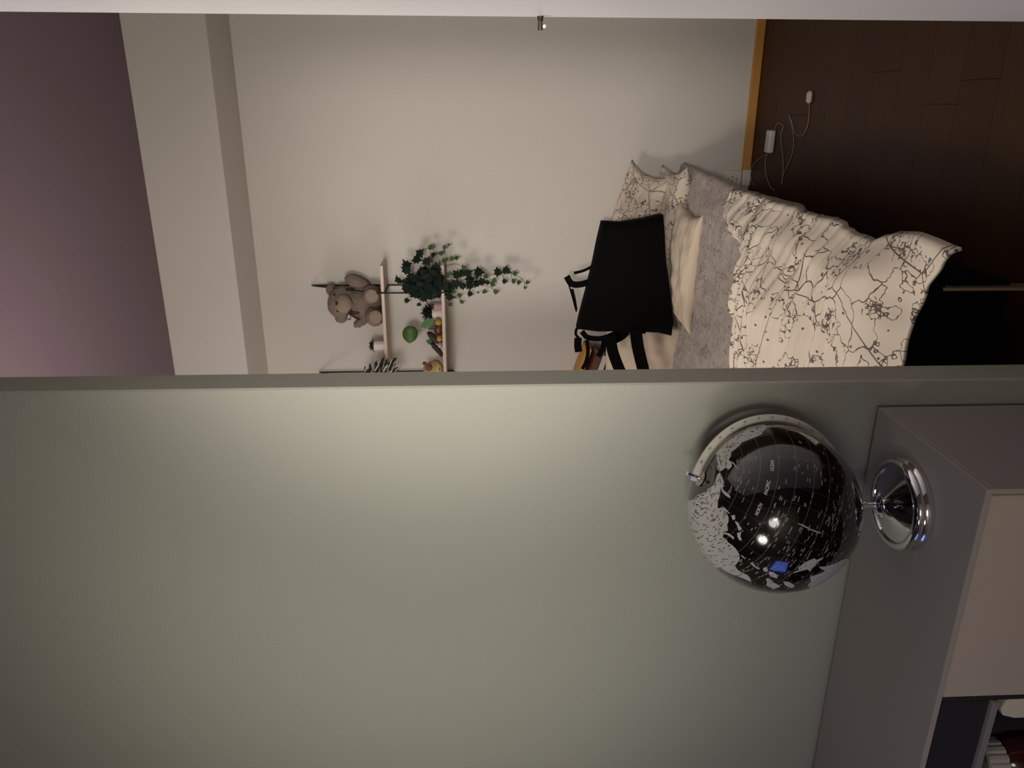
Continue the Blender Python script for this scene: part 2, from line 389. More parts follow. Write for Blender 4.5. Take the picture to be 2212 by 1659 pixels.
for _ in range(1500):
    la = rg.uniform(-50, 80); lo = rg.uniform(-110, 110)
    if inside(la, lo) and inside(la, lo+3): dash(bd, la, lo, rg.uniform(1.2, 3.2), .42, 1.0022)
for _ in range(430):
    la = rg.gauss(0, 26); lo = rg.gauss(-20, 42)
    if 33 < la < 44 and -15 < lo < 42: continue
    if -60 < la < 70 and not inside(la, lo) and not inside(la, lo+4): dash(bw, la, lo, rg.uniform(1.0, 3.6), rg.uniform(.4, .75), 1.0012)
for k in range(22): dash(bw, rg.uniform(49, 62), rg.uniform(-10, 45), rg.uniform(2, 4), .5, 1.0012)
tag(build('printed_place_names', bd, M_ink, gl), kind='stuff')
tag(build('printed_sea_names', bw, M_inkw, gl), kind='stuff')
def text_mesh(body, size, shear=.22, bold=.012):
    cu = bpy.data.curves.new('t', 'FONT'); cu.body = body; cu.size = size; cu.shear = shear; cu.align_x = 'CENTER'; cu.offset = bold*size; cu.resolution_u = 3
    o = bpy.data.objects.new('t', cu); COL.objects.link(o); dg = bpy.context.evaluated_depsgraph_get(); me = bpy.data.meshes.new_from_object(o.evaluated_get(dg))
    bpy.data.objects.remove(o); bpy.data.curves.remove(cu); return me
for body, la, lo, wd in (('NORTH', 38.1, -5.5, 10.6), ('PACIFIC', 37.6, 13.3, 12.2), ('OCEAN', 36.6, 32.6, 10.0)):
    me = text_mesh(body, 1.0); xs = [v.co.x for v in me.vertices]; k = wd/(max(xs)-min(xs))
    for v in me.vertices:
        x = v.co.x-(max(xs)+min(xs))/2; v.co = LL(la+v.co.y*3.0-.2, lo+x*k, 1.0014)
    meshobj('printed_word', me, M_letter, gl, False)
# meridian arm, flat ring with degree ticks
RM = math.radians(97)
MD = E1*math.cos(RM)+E2*math.sin(RM); MN = MD.cross(GN)
def ringp(a, rad): return GC + (GN*math.cos(a)+MD*math.sin(a))*rad
bm = bmesh.new(); R0, R1, TH = GR*1.035, GR*1.118, .0016
A0, A1, NS = math.radians(-3), math.radians(183), 90
secs = []
for i in range(NS+1):
    a = A0+(A1-A0)*i/NS
    secs.append([bm.verts.new(ringp(a, rr)+MN*s) for rr, s in ((R0, -TH), (R1, -TH), (R1, TH), (R0, TH))])
for a, b in zip(secs, secs[1:]):
    for k in range(4): bm.faces.new((a[k], a[(k+1) % 4], b[(k+1) % 4], b[k]))
bm.faces.new(secs[0]); bm.faces.new(secs[-1])
arm = build('meridian_arm', bm, M_steel, gl, True, 30)
bm = bmesh.new(); sd = 1 if MN.dot(EYE-GC) > 0 else -1
for i in range(181):
    a = A0+(A1-A0)*(i+.5)/181; ln = .0032 if i % 10 == 0 else .0018
    t = (GN*-math.sin(a)+MD*math.cos(a))*.0004
    v = [bm.verts.new(ringp(a, rr)+MN*sd*(TH+.00015)+t*s) for rr, s in ((R0+.0004, -1), (R0+.0004, 1), (R0+.0004+ln, 1), (R0+.0004+ln, -1))]
    bm.faces.new(v)
tag(build('degree_ticks', bm, M_ink, arm), kind='stuff')
for i, num in enumerate(('80','70','60','50','40','30','20','10','0','10','20','30')):
    me = text_mesh(num, .0058, 0, 0); a = math.radians(10+i*10)
    for v in me.vertices:
        v.co = ringp(a+(v.co.x)/R1, R0+.0042+v.co.y) + MN*sd*(TH+.0002)
    meshobj('degree_number', me, M_ink, arm, False)
for sgn in (1, -1):
    rot = GN.to_track_quat('Z', 'Y').to_matrix().to_4x4() if sgn > 0 else (-GN).to_track_quat('Z', 'Y').to_matrix().to_4x4()
    bm = bmesh.new(); lathe(bm, [(0, .0005), (.0125, .0005), (.0128, .0016), (.009, .003), (0, .0032)], (0, 0, GR), 28)
    bmesh.ops.transform(bm, matrix=Matrix.Translation(GC) @ rot, verts=bm.verts); build('pole_cap', bm, mat('satin_steel_cap', (.5, .48, .42, 1), .35, .9), gl, True, 40)
    bm = bmesh.new(); lathe(bm, [(0, 0), (.0032, 0), (.0032, .021), (.0045, .0215), (.0045, .025), (0, .026)], (0, 0, GR), 14)
    bmesh.ops.transform(bm, matrix=Matrix.Translation(GC) @ rot, verts=bm.verts); build('axis_pin', bm, M_chrome, gl, True, 40)
BC = (GC.x, GC.y, CZ1)
bz = GC.z - R1 - CZ1
bm = bmesh.new(); lathe(bm, [(0, .046), (.0065, .046), (.0065, bz-.004), (.009, bz-.003), (.0095, bz+.004), (0, bz+.004)], BC, 24); build('stem', bm, M_chrome, gl, True, 35)
bm = bmesh.new(); lathe(bm, [(0, .0), (.073, 0), (.076, .003), (.077, .008), (.0765, .012), (.0735, .0155), (.0745, .018), (.0735, .0225), (.069, .0265), (.063, .0275), (.0605, .0265), (.060, .0245), (.054, .0255), (.040, .029), (.026, .035), (.016, .0415), (.0125, .0455), (.0145, .0475), (.0145, .052), (.0105, .0545), (0, .055)], BC, 72)
build('foot', bm, M_chrome, gl, True, 38)

# ---------------------------------------------------------------- wall shelf
M_wire = mat('black_wire', (.004, .004, .004, 1), .6)
M_board = mat('pale_birch_board', srgb(205, 184, 168), .55, var=.08, scale=12, stretch=(.6, 6, 6))
SD = .16; YS = YW-.001
xr_b = atY(650, 614, YW).x; 
XFR = atY(900, 632, YW-SD).x; XFL = atY(900, 801, YW).x
zu = atY(827, 640, YW-SD).z; zl = atY(957, 650, YW-SD).z
TB = .0145
sh = root('wall_shelf', ((XFR+XFL)/2, YW, zl), 'two pale wooden boards hung on black wire brackets on the far wall', 'shelf')
XBR = atY(825, 574, YW-SD).x; XBL = XFL-.13
boxobj('board', (XBL, YW-SD, zu-TB/2), (XBR, YW-.012, zu+TB/2), M_board, sh, .0015)
boxobj('board', (XBL, YW-SD, zl-TB/2), (XBR, YW-.012, zl+TB/2), M_board, sh, .0015)
zt = atY(677, 613, YW).z; zb_ = atY(980, 800, YW).z
for xf in (XFR, XFL):
    bm = bmesh.new(); yr, yf = YW-.006, YW-SD-.004; wr = .0036
    tube(bm, [(xf, yr, zb_), (xf, yr, zt)], wr)
    tube(bm, [(xf, yr-.004, zt-.004), (xf, yf, zu+.02), (xf, yf, zb_)], wr)
    for zz in (zu-TB/2-wr, zl-TB/2-wr, zb_): tube(bm, [(xf, yf, zz), (xf, yr, zz)], wr)
    build('wire_bracket', bm, M_wire, sh, True, 50)
    bm = bmesh.new(); bmesh.ops.create_uvsphere(bm, u_segments=12, v_segments=8, radius=.0055); bmesh.ops.translate(bm, verts=bm.verts, vec=(xf, YW-.006, zt+.003)); build('screw_cap', bm, mat('grey_screw_cap', srgb(120, 112, 108), .4, .5), sh, True)
UZ = zu+TB/2; LZ = zl+TB/2
YM = YW-.085

# ---------------------------------------------------------------- teddy bear
M_fur = mat('beige_plush', srgb(146, 127, 112), .95, var=.16, scale=45, bump=.8, bscale=420)
M_bow = mat('brown_ribbon', srgb(62, 34, 28), .5)
M_nose = mat('dark_nose_plastic', srgb(28, 18, 14), .3)
tx, ty = atY(775, 657, YM).x, YM
tz = UZ
td = root('teddy_bear', (tx, ty, tz), 'beige plush teddy bear with brown neck ribbon sitting on the upper board', 'teddy bear')
Q = lambda x=0, y=0, z=0: Euler((x, y, z)).to_quaternion()
def tp(px, py, dy): return atY(px, py, YM+.03+dy)
hd = tp(738, 652, -.01)
def tb(px, py, dy, rad, e=(0, 0, 0)): return (tp(px, py, dy), rad, Q(*e))
me = blob([tb(780, 655, .0, (.066, .055, .066)), (hd, (.078, .058, .062), Q(0, .42, 0)), (tp(752, 654, -.005), (.052, .045, .04), Q()),
           tb(716, 626, .01, (.026, .018, .026)), tb(737, 686, .01, (.028, .018, .028)),
           tb(772, 610, .0, (.030, .030, .062), (0, .42, 0)), tb(786, 690, -.0, (.022, .026, .062), (0, -.62, 0)),
           tb(803, 637, -.055, (.043, .055, .043)), tb(810, 683, -.055, (.046, .055, .044)),
           tb(812, 655, .0, (.06, .05, .03))], .005, 3)
for v in me.vertices: v.co += v.normal*(.0035*nz(v.co.x*70, v.co.y*70, v.co.z*70)+.002*nz(v.co.x*160, v.co.y*160, v.co.z*160))
for v in me.vertices:
    if v.co.z < UZ+.0006 and v.co.y > YW-SD-.003: v.co.z = UZ+.0006
body = meshobj('body', me, M_fur, td)
me = blob([(tp(742, 656, -.062), (.044, .03, .040), Q())], .005, 3); sn = meshobj('snout', me, mat('pale_beige_plush', srgb(156, 137, 122), .95, var=.1, scale=45, bump=.6, bscale=420), td)
me = blob([(tp(727, 656, -.092), (.0095, .006, .0055), Q(0, .2, 0))], .0016, 1); meshobj('nose', me, M_nose, sn)
for px, py in ((722, 637), (729, 672)):
    bm = bmesh.new(); bmesh.ops.create_uvsphere(bm, u_segments=10, v_segments=8, radius=.0048); bmesh.ops.translate(bm, verts=bm.verts, vec=tp(px, py, -.062)); build('eye', bm, M_nose, body, True)
for px, py in ((803, 639), (811, 684)):
    me = blob([(tp(px, py, -.104), (.032, .009, .031), Q())], .004, 2); meshobj('foot_pad', me, MATS['pale_beige_plush'], td)
bm = bmesh.new(); nk = tp(757, 655, -.005)
ribbon(bm, [nk+Vector((.056*math.cos(2*PI*k/24), .053*math.sin(2*PI*k/24), .012*math.cos(2*PI*k/24)+.002)) for k in range(25)], .014, (0, 0, 1), .003)
bw_ = build('neck_ribbon', bm, M_bow, td, True, 40)
bm = bmesh.new(); kb = tp(754, 676, -.062)
for s in (-1, 1):
    ribbon(bm, spline([kb, kb+Vector((.018*s, -.006, .012)), kb+Vector((.03*s, -.004, .0)), kb+Vector((.017*s, -.008, -.008)), kb], 5), .012, (0, 1, .3), .002)
    ribbon(bm, spline([kb, kb+Vector((.008*s-.008, -.006, -.022)), kb+Vector((.014*s-.016, .0, -.046))], 5), .010, (1, .4, 0), .002)
build('bow', bm, M_bow, bw_, True, 40)

# ---------------------------------------------------------------- pots and plants on the shelf
M_pot = mat('white_glazed_pot', srgb(226, 216, 206), .4, var=.02)
M_soil = mat('dark_soil', srgb(36, 26, 20), .95, bump=.6, bscale=300)
M_succ = mat('dark_green_succulent', srgb(36, 50, 30), .55, var=.25, scale=60)
def leaf_mesh(bm, base, direc, normal, ln, wd, droop=0, n=6, fold=.15):
    d = Vector(direc).normalized(); nn = Vector(normal); nn = (nn-d*nn.dot(d)).normalized(); s = d.cross(nn)
    L_, C_, R_ = [], [], []
    for i in range(n+1):
        t = i/n; wv = wd*math.sin(PI*min(1, t*.93+.04))**.8*.5; p_ = Vector(base)+d*ln*t-Vector((0, 0, 1))*droop*t*t
        C_.append(bm.verts.new(p_)); L_.append(bm.verts.new(p_+s*wv+nn*wv*fold)); R_.append(bm.verts.new(p_-s*wv+nn*wv*fold))
    for i in range(n):
        bm.faces.new((C_[i], C_[i+1], L_[i+1], L_[i])); bm.faces.new((C_[i], R_[i], R_[i+1], C_[i+1]))
    return bm
def pot(rt, c, rb, rtop, hgt, material, square=False):
    bm = bmesh.new(); lathe(bm, [(0, 0), (rb*.94, 0), (rb, .003), (rtop, hgt-.002), (rtop-.002, hgt), (rtop-.005, hgt-.001), (rtop-.006, hgt-.008), (0, hgt-.009)], c, 32)
    build('pot', bm, material, rt, True, 40)
    bm = bmesh.new(); lathe(bm, [(0, hgt-.006), (rtop-.0065, hgt-.0075)], c, 20); build('soil', bm, M_soil, rt)
def succulent(rt, c, n, ln, wd, material, spread=1.0):
    for i in range(n):
        a = i*2.4; el = PI/2-.15-spread*(i/n)
        bm = bmesh.new(); leaf_mesh(bm, Vector(c)+Vector((math.cos(a)*.006, math.sin(a)*.006, 0)), (math.cos(a)*math.cos(el), math.sin(a)*math.cos(el), math.sin(el)), (-math.cos(a)*math.sin(el), -math.sin(a)*math.sin(el), math.cos(el)), ln*(1-.25*random.random()), wd, 0, 5, .5)
        build('leaf', bm, material, rt, True)
# white pot on the upper board
c = atY(828, 746, YM-.02); c = Vector((c.x, YM-.02, UZ+.0008))
pt = root('potted_succulent', c, 'small white cylindrical pot with dark green succulent on the upper board', 'potted plant')
pot(pt, c, .0225, .0245, .051, M_pot); succulent(pt, c+Vector((0, 0, .045)), 26, .036, .012, M_succ, 1.25)
# striped plant at the left end of the upper board
M_str = bpy.data.materials.new('striped_leaf'); M_str.use_nodes = True; nt = M_str.node_tree; N = nt.nodes; L = nt.links
bs = N['Principled BSDF']; bs.inputs['Roughness'].default_value = .5
tcs = N.new('ShaderNodeTexCoord'); wv = N.new('ShaderNodeTexWave'); wv.inputs['Scale'].default_value = 17; wv.inputs['Distortion'].default_value = 4; wv.bands_direction = 'DIAGONAL'
L.new(tcs.outputs['Object'], wv.inputs['Vector']); cr = N.new('ShaderNodeValToRGB'); cr.color_ramp.elements[0].position = .74; cr.color_ramp.elements[1].position = .84
cr.color_ramp.elements[0].color = srgb(24, 30, 22); cr.color_ramp.elements[1].color = srgb(176, 170, 156); L.new(wv.outputs[0], cr.inputs[0]); L.new(cr.outputs[0], bs.inputs['Base Color'])
c = Vector((XFL-.035, YM-.015, UZ+.0008))
zp = root('striped_plant', c, 'striped white and dark green leafy plant hanging over the left end of the upper board', 'potted plant')
pot(zp, c, .028, .033, .055, M_pot)
for px, py, px2, py2 in ((795, 815, 789, 790), (800, 815, 800, 785), (815, 812, 812, 776), (812, 812, 822, 783), (830, 810, 836, 776), (836, 792, 858, 773), (840, 800, 855, 781), (822, 803, 829, 771), (800, 820, 785, 806), (838, 812, 865, 792)):
    a_, b_ = atY(px, py, YW-SD-.012), atY(px2, py2, YW-SD-.03-random.random()*.03)
    bm = bmesh.new(); leaf_mesh(bm, a_, b_-a_, (.2, -1, .3), (b_-a_).length, .022, 0, 8, .25); build('leaf', bm, M_str, zp, True)
    bm = bmesh.new(); tube(bm, spline([c+Vector((0, 0, .05)), c+Vector((.0, -.045, .07)), a_], 4), .0016, 6); build('stalk', bm, M_succ, zp, True)
# pots on the lower board
c = atY(955, 678, YM); c = Vector((c.x, YM, LZ+.0008))
pt = root('potted_succulent', c, 'small white pot with bushy dark plant on the lower board beside the ivy', 'potted plant')
pot(pt, c, .026, .028, .046, M_pot); succulent(pt, c+Vector((.006, 0, .04)), 44, .062, .013, mat('blackish_green_leaf', srgb(16, 24, 18), .6, var=.3, scale=60), 1.2)
c = Vector((atY(955, 661, YM-.05).x, YM-.05, LZ+.0008))
pt = root('pink_cup', c, 'pinkish glass cup with a tiny reddish plant on the lower board under the ivy', 'potted plant')
pot(pt, c, .018, .021, .034, mat('pinkish_glass', srgb(170, 138, 142), .3, var=.2, scale=70)); succulent(pt, c+Vector((0, 0, .028)), 14, .018, .01, mat('red_green_leaf', srgb(92, 58, 48), .6, var=.4, scale=120), 1.5)

# leafy cutting in a glass vase
M_glass = mat('clear_glass', (.95, .97, .95, 1), .03, trans=1, var=0)
c = Vector((atY(955, 712, YM).x, YM+.01, LZ+.0008))
vz = root('glass_vase', c, 'small clear glass vase with round green leaf cuttings on the lower board', 'vase')
bm = bmesh.new(); lathe(bm, [(0, 0), (.026, 0), (.030, .006), (.030, .03), (.022, .052), (.014, .066), (.015, .078), (.0135, .078), (.0125, .066), (.0205, .051), (.0285, .03), (.0285, .008), (.024, .003), (0, .003)], c, 36); build('glass', bm, M_glass, vz, True, 60)
M_pil = mat('bright_green_leaf', srgb(66, 98, 38), .5, var=.15, scale=30)
bm = bmesh.new(); lc = atY(886, 721, YM-.03); ring = []
cv = bm.verts.new(lc+Vector((0, .004, 0)))
for k in range(28):
    a = 2*PI*k/28; rr = .0375*(1+.07*math.cos(2*a+.4))*(1+(.10 if k in (13, 14) else 0))
    ring.append(bm.verts.new(lc+Vector((math.cos(a)*rr, -.004*math.cos(2*a), math.sin(a)*rr*1.02))))
for k in range(28): bm.faces.new((cv, ring[k], ring[(k+1) % 28]))
lf = build('leaf', bm, M_pil, vz, True); so = lf.modifiers.new('thickness', 'SOLIDIFY'); so.thickness = .0008
a_, b_ = atY(936, 690, YM-.055), atY(911, 706, YM-.06)
bm = bmesh.new(); leaf_mesh(bm, a_, b_-a_, (-.5, -1, .5), (b_-a_).length*1.05, .042, 0, 10, .1); build('leaf', bm, mat('mid_green_leaf', srgb(74, 116, 62), .45, var=.2, scale=50), vz, True)
a_, b_ = atY(940, 742, YM-.02), atY(922, 736, YM-.03)
bm = bmesh.new(); leaf_mesh(bm, a_, b_-a_, (.5, -1, .5), .045, .026, 0, 10, .1); build('leaf', bm, MATS['mid_green_leaf'], vz, True)
bm = bmesh.new()
for q in (lc, atY(934, 690, YM-.02), atY(938, 741, YM-.02)): tube(bm, spline([c+Vector((0, 0, .01)), c+Vector((0, 0, .075)), (c+Vector((0, 0, .085)))*.5+q*.5, q], 5), .0013, 6)
build('stalk', bm, mat('pale_green_stalk', srgb(120, 128, 84), .6), vz, True)
# gourds, pods, shell
M_yel = mat('yellow_gourd_skin', srgb(176, 138, 66), .5, var=.2, scale=40, bump=.2, bscale=200)
def lump(name, px, py, dy, rad, material, label, cat, e=(0, 0, 0), tip=True, group=None):
    q = atY(px, py, YM+dy)
    bm = bmesh.new(); bmesh.ops.create_icosphere(bm, subdivisions=3, radius=1)
    for v in bm.verts:
        k = 1+.07*nz(v.co.x*1.7, v.co.y*1.7, v.co.z*1.7+px)
        v.co *= k
        if tip and v.co.x > .75: v.co.x += (v.co.x-.75)*.8
    bmesh.ops.transform(bm, matrix=Euler(e).to_matrix().to_4x4() @ Matrix.Diagonal((*rad, 1)), verts=bm.verts)
    zmin = min(v.co.z for v in bm.verts)
    bmesh.ops.translate(bm, verts=bm.verts, vec=Vector((q.x, q.y, max(q.z, LZ+.0008-zmin) if name != 'seed_pod' else q.z)))
    return tag(build(name, bm, material, None, True), label, cat, group)
lump('small_gourd', 949, 695, -.045, (.017, .016, .0165), M_yel, 'small round yellow gourd on the lower board, nearest the white pot', 'gourd', (0, -.4, .5))
lump('small_gourd', 951, 731, -.045, (.0165, .0155, .0155), M_yel, 'small round yellow gourd on the lower board, nearest the plush toy', 'gourd', (0, .3, 2))
lump('small_gourd', 947, 713, -.005, (.026, .018, .019), mat('orange_brown_gourd_skin', srgb(132, 78, 40), .5, var=.3, scale=40), 'orange brown gourd lying behind the two yellow gourds', 'gourd', (0, .1, .2))
lump('pale_shell', 950, 746, -.05, (.013, .011, .010), mat('pale_shell', srgb(170, 160, 146), .5, var=.2, scale=60), 'small pale grey shell on the lower board between gourd and dark pods', 'shell')
M_pod = bpy.data.materials.new('speckled_dark_pod'); M_pod.use_nodes = True; nt = M_pod.node_tree; N = nt.nodes; L = nt.links
vo = N.new('ShaderNodeTexVoronoi'); vo.inputs['Scale'].default_value = 220; tcs = N.new('ShaderNodeTexCoord'); L.new(tcs.outputs['Object'], vo.inputs['Vector'])
cr = N.new('ShaderNodeValToRGB'); cr.color_ramp.elements[0].position = .25; cr.color_ramp.elements[1].position = .42; cr.color_ramp.elements[0].color = srgb(92, 78, 56); cr.color_ramp.elements[1].color = srgb(30, 20, 13)
L.new(vo.outputs[0], cr.inputs[0]); L.new(cr.outputs[0], N['Principled BSDF'].inputs['Base Color']); N['Principled BSDF'].inputs['Roughness'].default_value = .7
def pod(pts, rads, label, grp='dark seed pods'):
    q = root('seed_pod', atY(*pts[0], YM-.03), label, 'seed pod', grp)
    P_ = [atY(x, y, YM-.03-.01*i) for i, (x, y) in enumerate(pts)]; bm = bmesh.new(); sp_ = spline(P_, 6)
    rr = []
    for i in range(len(sp_)):
        t = i/(len(sp_)-1)*(len(rads)-1); k = min(int(t), len(rads)-2); rr.append(rads[k]*(1-(t-k))+rads[k+1]*(t-k))
    tube(bm, sp_, rr, 12); build('husk', bm, M_pod, q, True)
    bm = bmesh.new(); tube(bm, [sp_[-1]-(sp_[-1]-sp_[-2])*.4, sp_[-1]+(sp_[-1]-sp_[-2])*.6], [.002, .001], 6); build('pod_tip', bm, M_soil, q, True)
pod([(953, 734), (945, 736), (935, 728), (928, 721), (926, 720)], [.012, .015, .016, .012, .006], 'dark speckled seed pod pointing up beside the round green leaf')
pod([(955, 768), (947, 757), (938, 748), (933, 742)], [.009, .013, .012, .006], 'dark speckled seed pod lying slanted beside the plush toy')
# plush toy at the left end of the lower board
M_toy = mat('tan_plush', srgb(186, 156, 110), .95, var=.1, scale=40, bump=.4, bscale=400)
M_toyb = mat('brown_plush', srgb(112, 80, 56), .95, var=.1, scale=40, bump=.4, bscale=400)
M_toyy = mat('pale_yellow_plush', srgb(206, 184, 112), .95, var=.08, scale=40, bump=.4, bscale=400)
tc_ = atY(938, 800, YM-.03)
ty_ = root('plush_toy', (tc_.x, tc_.y, LZ), 'round tan and pale yellow plush toy at the left end of the lower board', 'plush toy')
me = blob([((tc_.x, tc_.y, LZ+.036), (.052, .045, .036), Q()), ((tc_.x, tc_.y, LZ+.058), (.043, .04, .038), Q())], .004, 5); meshobj('body', me, M_toy, ty_)
me = blob([((tc_.x, tc_.y-.0125, LZ+.025), (.047, .036, .0235), Q())], .004, 3); tum = meshobj('belly', me, M_toyy, ty_)
for px, py in ((917, 785), (917, 818)):
    me = blob([(atY(px, py, YM-.03), (.010, .008, .010), Q())], .0025, 2); meshobj('ear', me, M_toyb, ty_)
me = blob([(atY(926, 795, YM-.073), (.0165, .006, .0155), Q())], .0025, 2); meshobj('patch', me, M_toyb, ty_)
for px, py in ((949, 785), (949, 798)):
    q = atY(px, py, YM-.0785); bm = bmesh.new(); tube(bm, spline([q+Vector((-.005, 0, .003)), q+Vector((0, -.002, -.001)), q+Vector((.005, 0, .003))], 4), .0016, 6); build('stitched_eye', bm, M_toyb, tum, True)

# ---------------------------------------------------------------- ivy
M_ivy = mat('dark_ivy_leaf', srgb(20, 32, 22), .75, spec=.15, var=.35, scale=25, rnd=.25)
M_ivy2 = mat('light_ivy_leaf', srgb(58, 82, 36), .7, spec=.2, var=.3, scale=30, rnd=.2)
def ivy_mesh(name, material):
    out = [(0, -.30), (.22, -.42), (.30, -.18), (.62, -.12), (.34, .14), (.36, .34), (.15, .36), (0, .78), (-.15, .36), (-.36, .34), (-.34, .14), (-.62, -.12), (-.30, -.18), (-.22, -.42)]
    bm = bmesh.new(); c0 = bm.verts.new((0, 0, .0)); rv = [bm.verts.new((x, y, -.10*abs(x)-.08*max(0, y)**2)) for x, y in out]
    for k in range(len(rv)): bm.faces.new((c0, rv[k], rv[(k+1) % len(rv)]))
    me = bpy.data.meshes.new(name); bm.to_mesh(me); bm.free(); me.materials.append(material)
    for p_ in me.polygons: p_.use_smooth = True
    return me
IM = [ivy_mesh('ivy_leaf', M_ivy), ivy_mesh('ivy_leaf_young', M_ivy2)]
pc = Vector((atY(955, 612, YM-.02).x, YM-.02, LZ+.0008))
iv = root('ivy_plant', pc, 'trailing dark green ivy in a pot at the right end of the lower board', 'potted plant')
pot(iv, pc, .042, .055, .085, mat('black_pot', srgb(16, 17, 16), .6))
def ivleaf(p_, size, young=0, up=None):
    o = bpy.data.objects.new('leaf', IM[young]); COL.objects.link(o)
    nrm = Vector((random.uniform(-.55, .55), -1, random.uniform(-.2, .6))).normalized()
    d = Vector(up) if up else Vector((random.uniform(-1, 1), 0, random.uniform(-1, .3)))
    d = (d-nrm*d.dot(nrm)).normalized(); s = d.cross(nrm)
    M = Matrix((s, d, nrm)).transposed().to_4x4() @ Matrix.Scale(size, 4); M.translation = p_
    o.matrix_world = M; o.parent = iv; o.matrix_parent_inverse = iv.matrix_world.inverted()
zo = (840, 500, .1868)
def zp3(x, y): return zo[0]+x*zo[2], zo[1]+y*zo[2]
big, sml = .043, .0255
LV = [(480,180,0,1),(640,180,0,1),(692,152,-1,1),(600,250,0,1),(510,270,0,0),(355,255,1,0),(320,325,1,0),(430,345,1,0),(640,335,0,1),(725,315,0,1),(780,305,0,1),(205,390,1,0),(200,450,1,0),(540,430,1,0),(545,490,1,0),(865,420,0,1),(680,500,0,1),(780,500,1,0),(850,480,1,0),(910,480,1,0),(1030,470,1,0),(1010,530,0,1),(1120,515,0,1),(1255,470,1,0),(1355,450,1,0),(1455,485,0,1),(1335,575,0,0),(1440,575,0,1),(1500,588,0,1),(1600,590,0,1),(1575,650,-1,1),(1215,565,0,1),(1195,610,0,1),(1140,590,0,0),(1080,580,1,0),(1010,600,1,0),(930,560,1,0),(850,630,1,0),(770,610,1,0),(935,630,1,0),(110,570,1,0),(190,665,1,0),(205,800,0,0),(345,845,0,0),(700,760,1,0),(705,840,0,1),(840,815,0,1),(815,738,0,1),(935,720,0,0),(1030,705,-1,1),(1105,695,0,1),(1235,697,0,1),(745,690,0,1),(640,640,1,0),(700,650,1,0),(660,710,1,0),(180,580,1,0),(250,610,1,0),(290,720,1,0)]
for x, y, k, yg in LV:
    ivleaf(atY(*zp3(x, y), YM-.045-random.random()*.06), (.015, sml, big)[k+1]*random.uniform(.9, 1.12), yg, (random.uniform(-.6, .6), 0, -1) if x > 650 else None)
for k in range(95):
    a = random.uniform(0, 2*PI); rr = math.sqrt(random.random())
    x, y = 430+rr*205*math.cos(a), 610+rr*160*math.sin(a)
    if y < 500 and 200 < x < 360: continue
    ivleaf(atY(*zp3(x, y), YM-.02-random.random()*.12), big*random.uniform(.8, 1.15), 0)
M_vine = mat('brown_vine', srgb(70, 62, 40), .7)
for pts in ([(420,560),(560,540),(640,535),(900,510),(1030,520),(1200,500),(1350,480),(1480,510),(1560,570),(1570,640)], [(420,600),(700,590),(900,560),(1060,620),(1160,640),(1235,690)], [(400,500),(560,395),(660,400),(760,375),(830,395),(880,430)],
            [(420,600),(480,300),(470,190)], [(420,600),(540,290),(620,230),(690,150)], [(480,760),(600,770),(800,770),(850,800)], [(300,650),(230,740),(205,790)], [(380,700),(385,790),(345,845)], [(700,600),(900,660),(930,710)], [(1210,500),(1310,500),(1330,570)], [(1410,490),(1430,560)]):
    bm = bmesh.new(); tube(bm, spline([atY(*zp3(*q), YM-.06) for q in pts], 5), .0013, 6); build('vine', bm, M_vine, iv, True)

# ---------------------------------------------------------------- bed
M_black = mat('black_bed_fabric', (.002, .002, .002, 1), .95, spec=.1)
M_frame = mat('pale_steel_leg', srgb(196, 182, 160), .3, .7)
XB0, XB1 = -1.28, -.352
bd_ = root('bed', ((XB0+XB1)/2, 2.45, 0), 'low bed with black base, head against the far wall', 'bed')
boxobj('base', (XB0, 1.56, .10), (XB1, 3.47, .24), M_black, bd_, .012, 2)
boxobj('mattress', (XB0, 1.54, .241), (XB1, 3.47, .318), M_black, bd_, .03, 3)
boxobj('headboard', (XB0-.1, 3.40, .02), (-.985, YW-.002, .62), M_black, bd_, .008, 2)
for lx in (-.366, XB0+.03):
    for ly in (1.56, 3.40):
        boxobj('leg', (lx-.0035, ly-.02, .0), (lx+.0035, ly+.02, .262 if ly < 2 else .12), M_frame, bd_, .001)

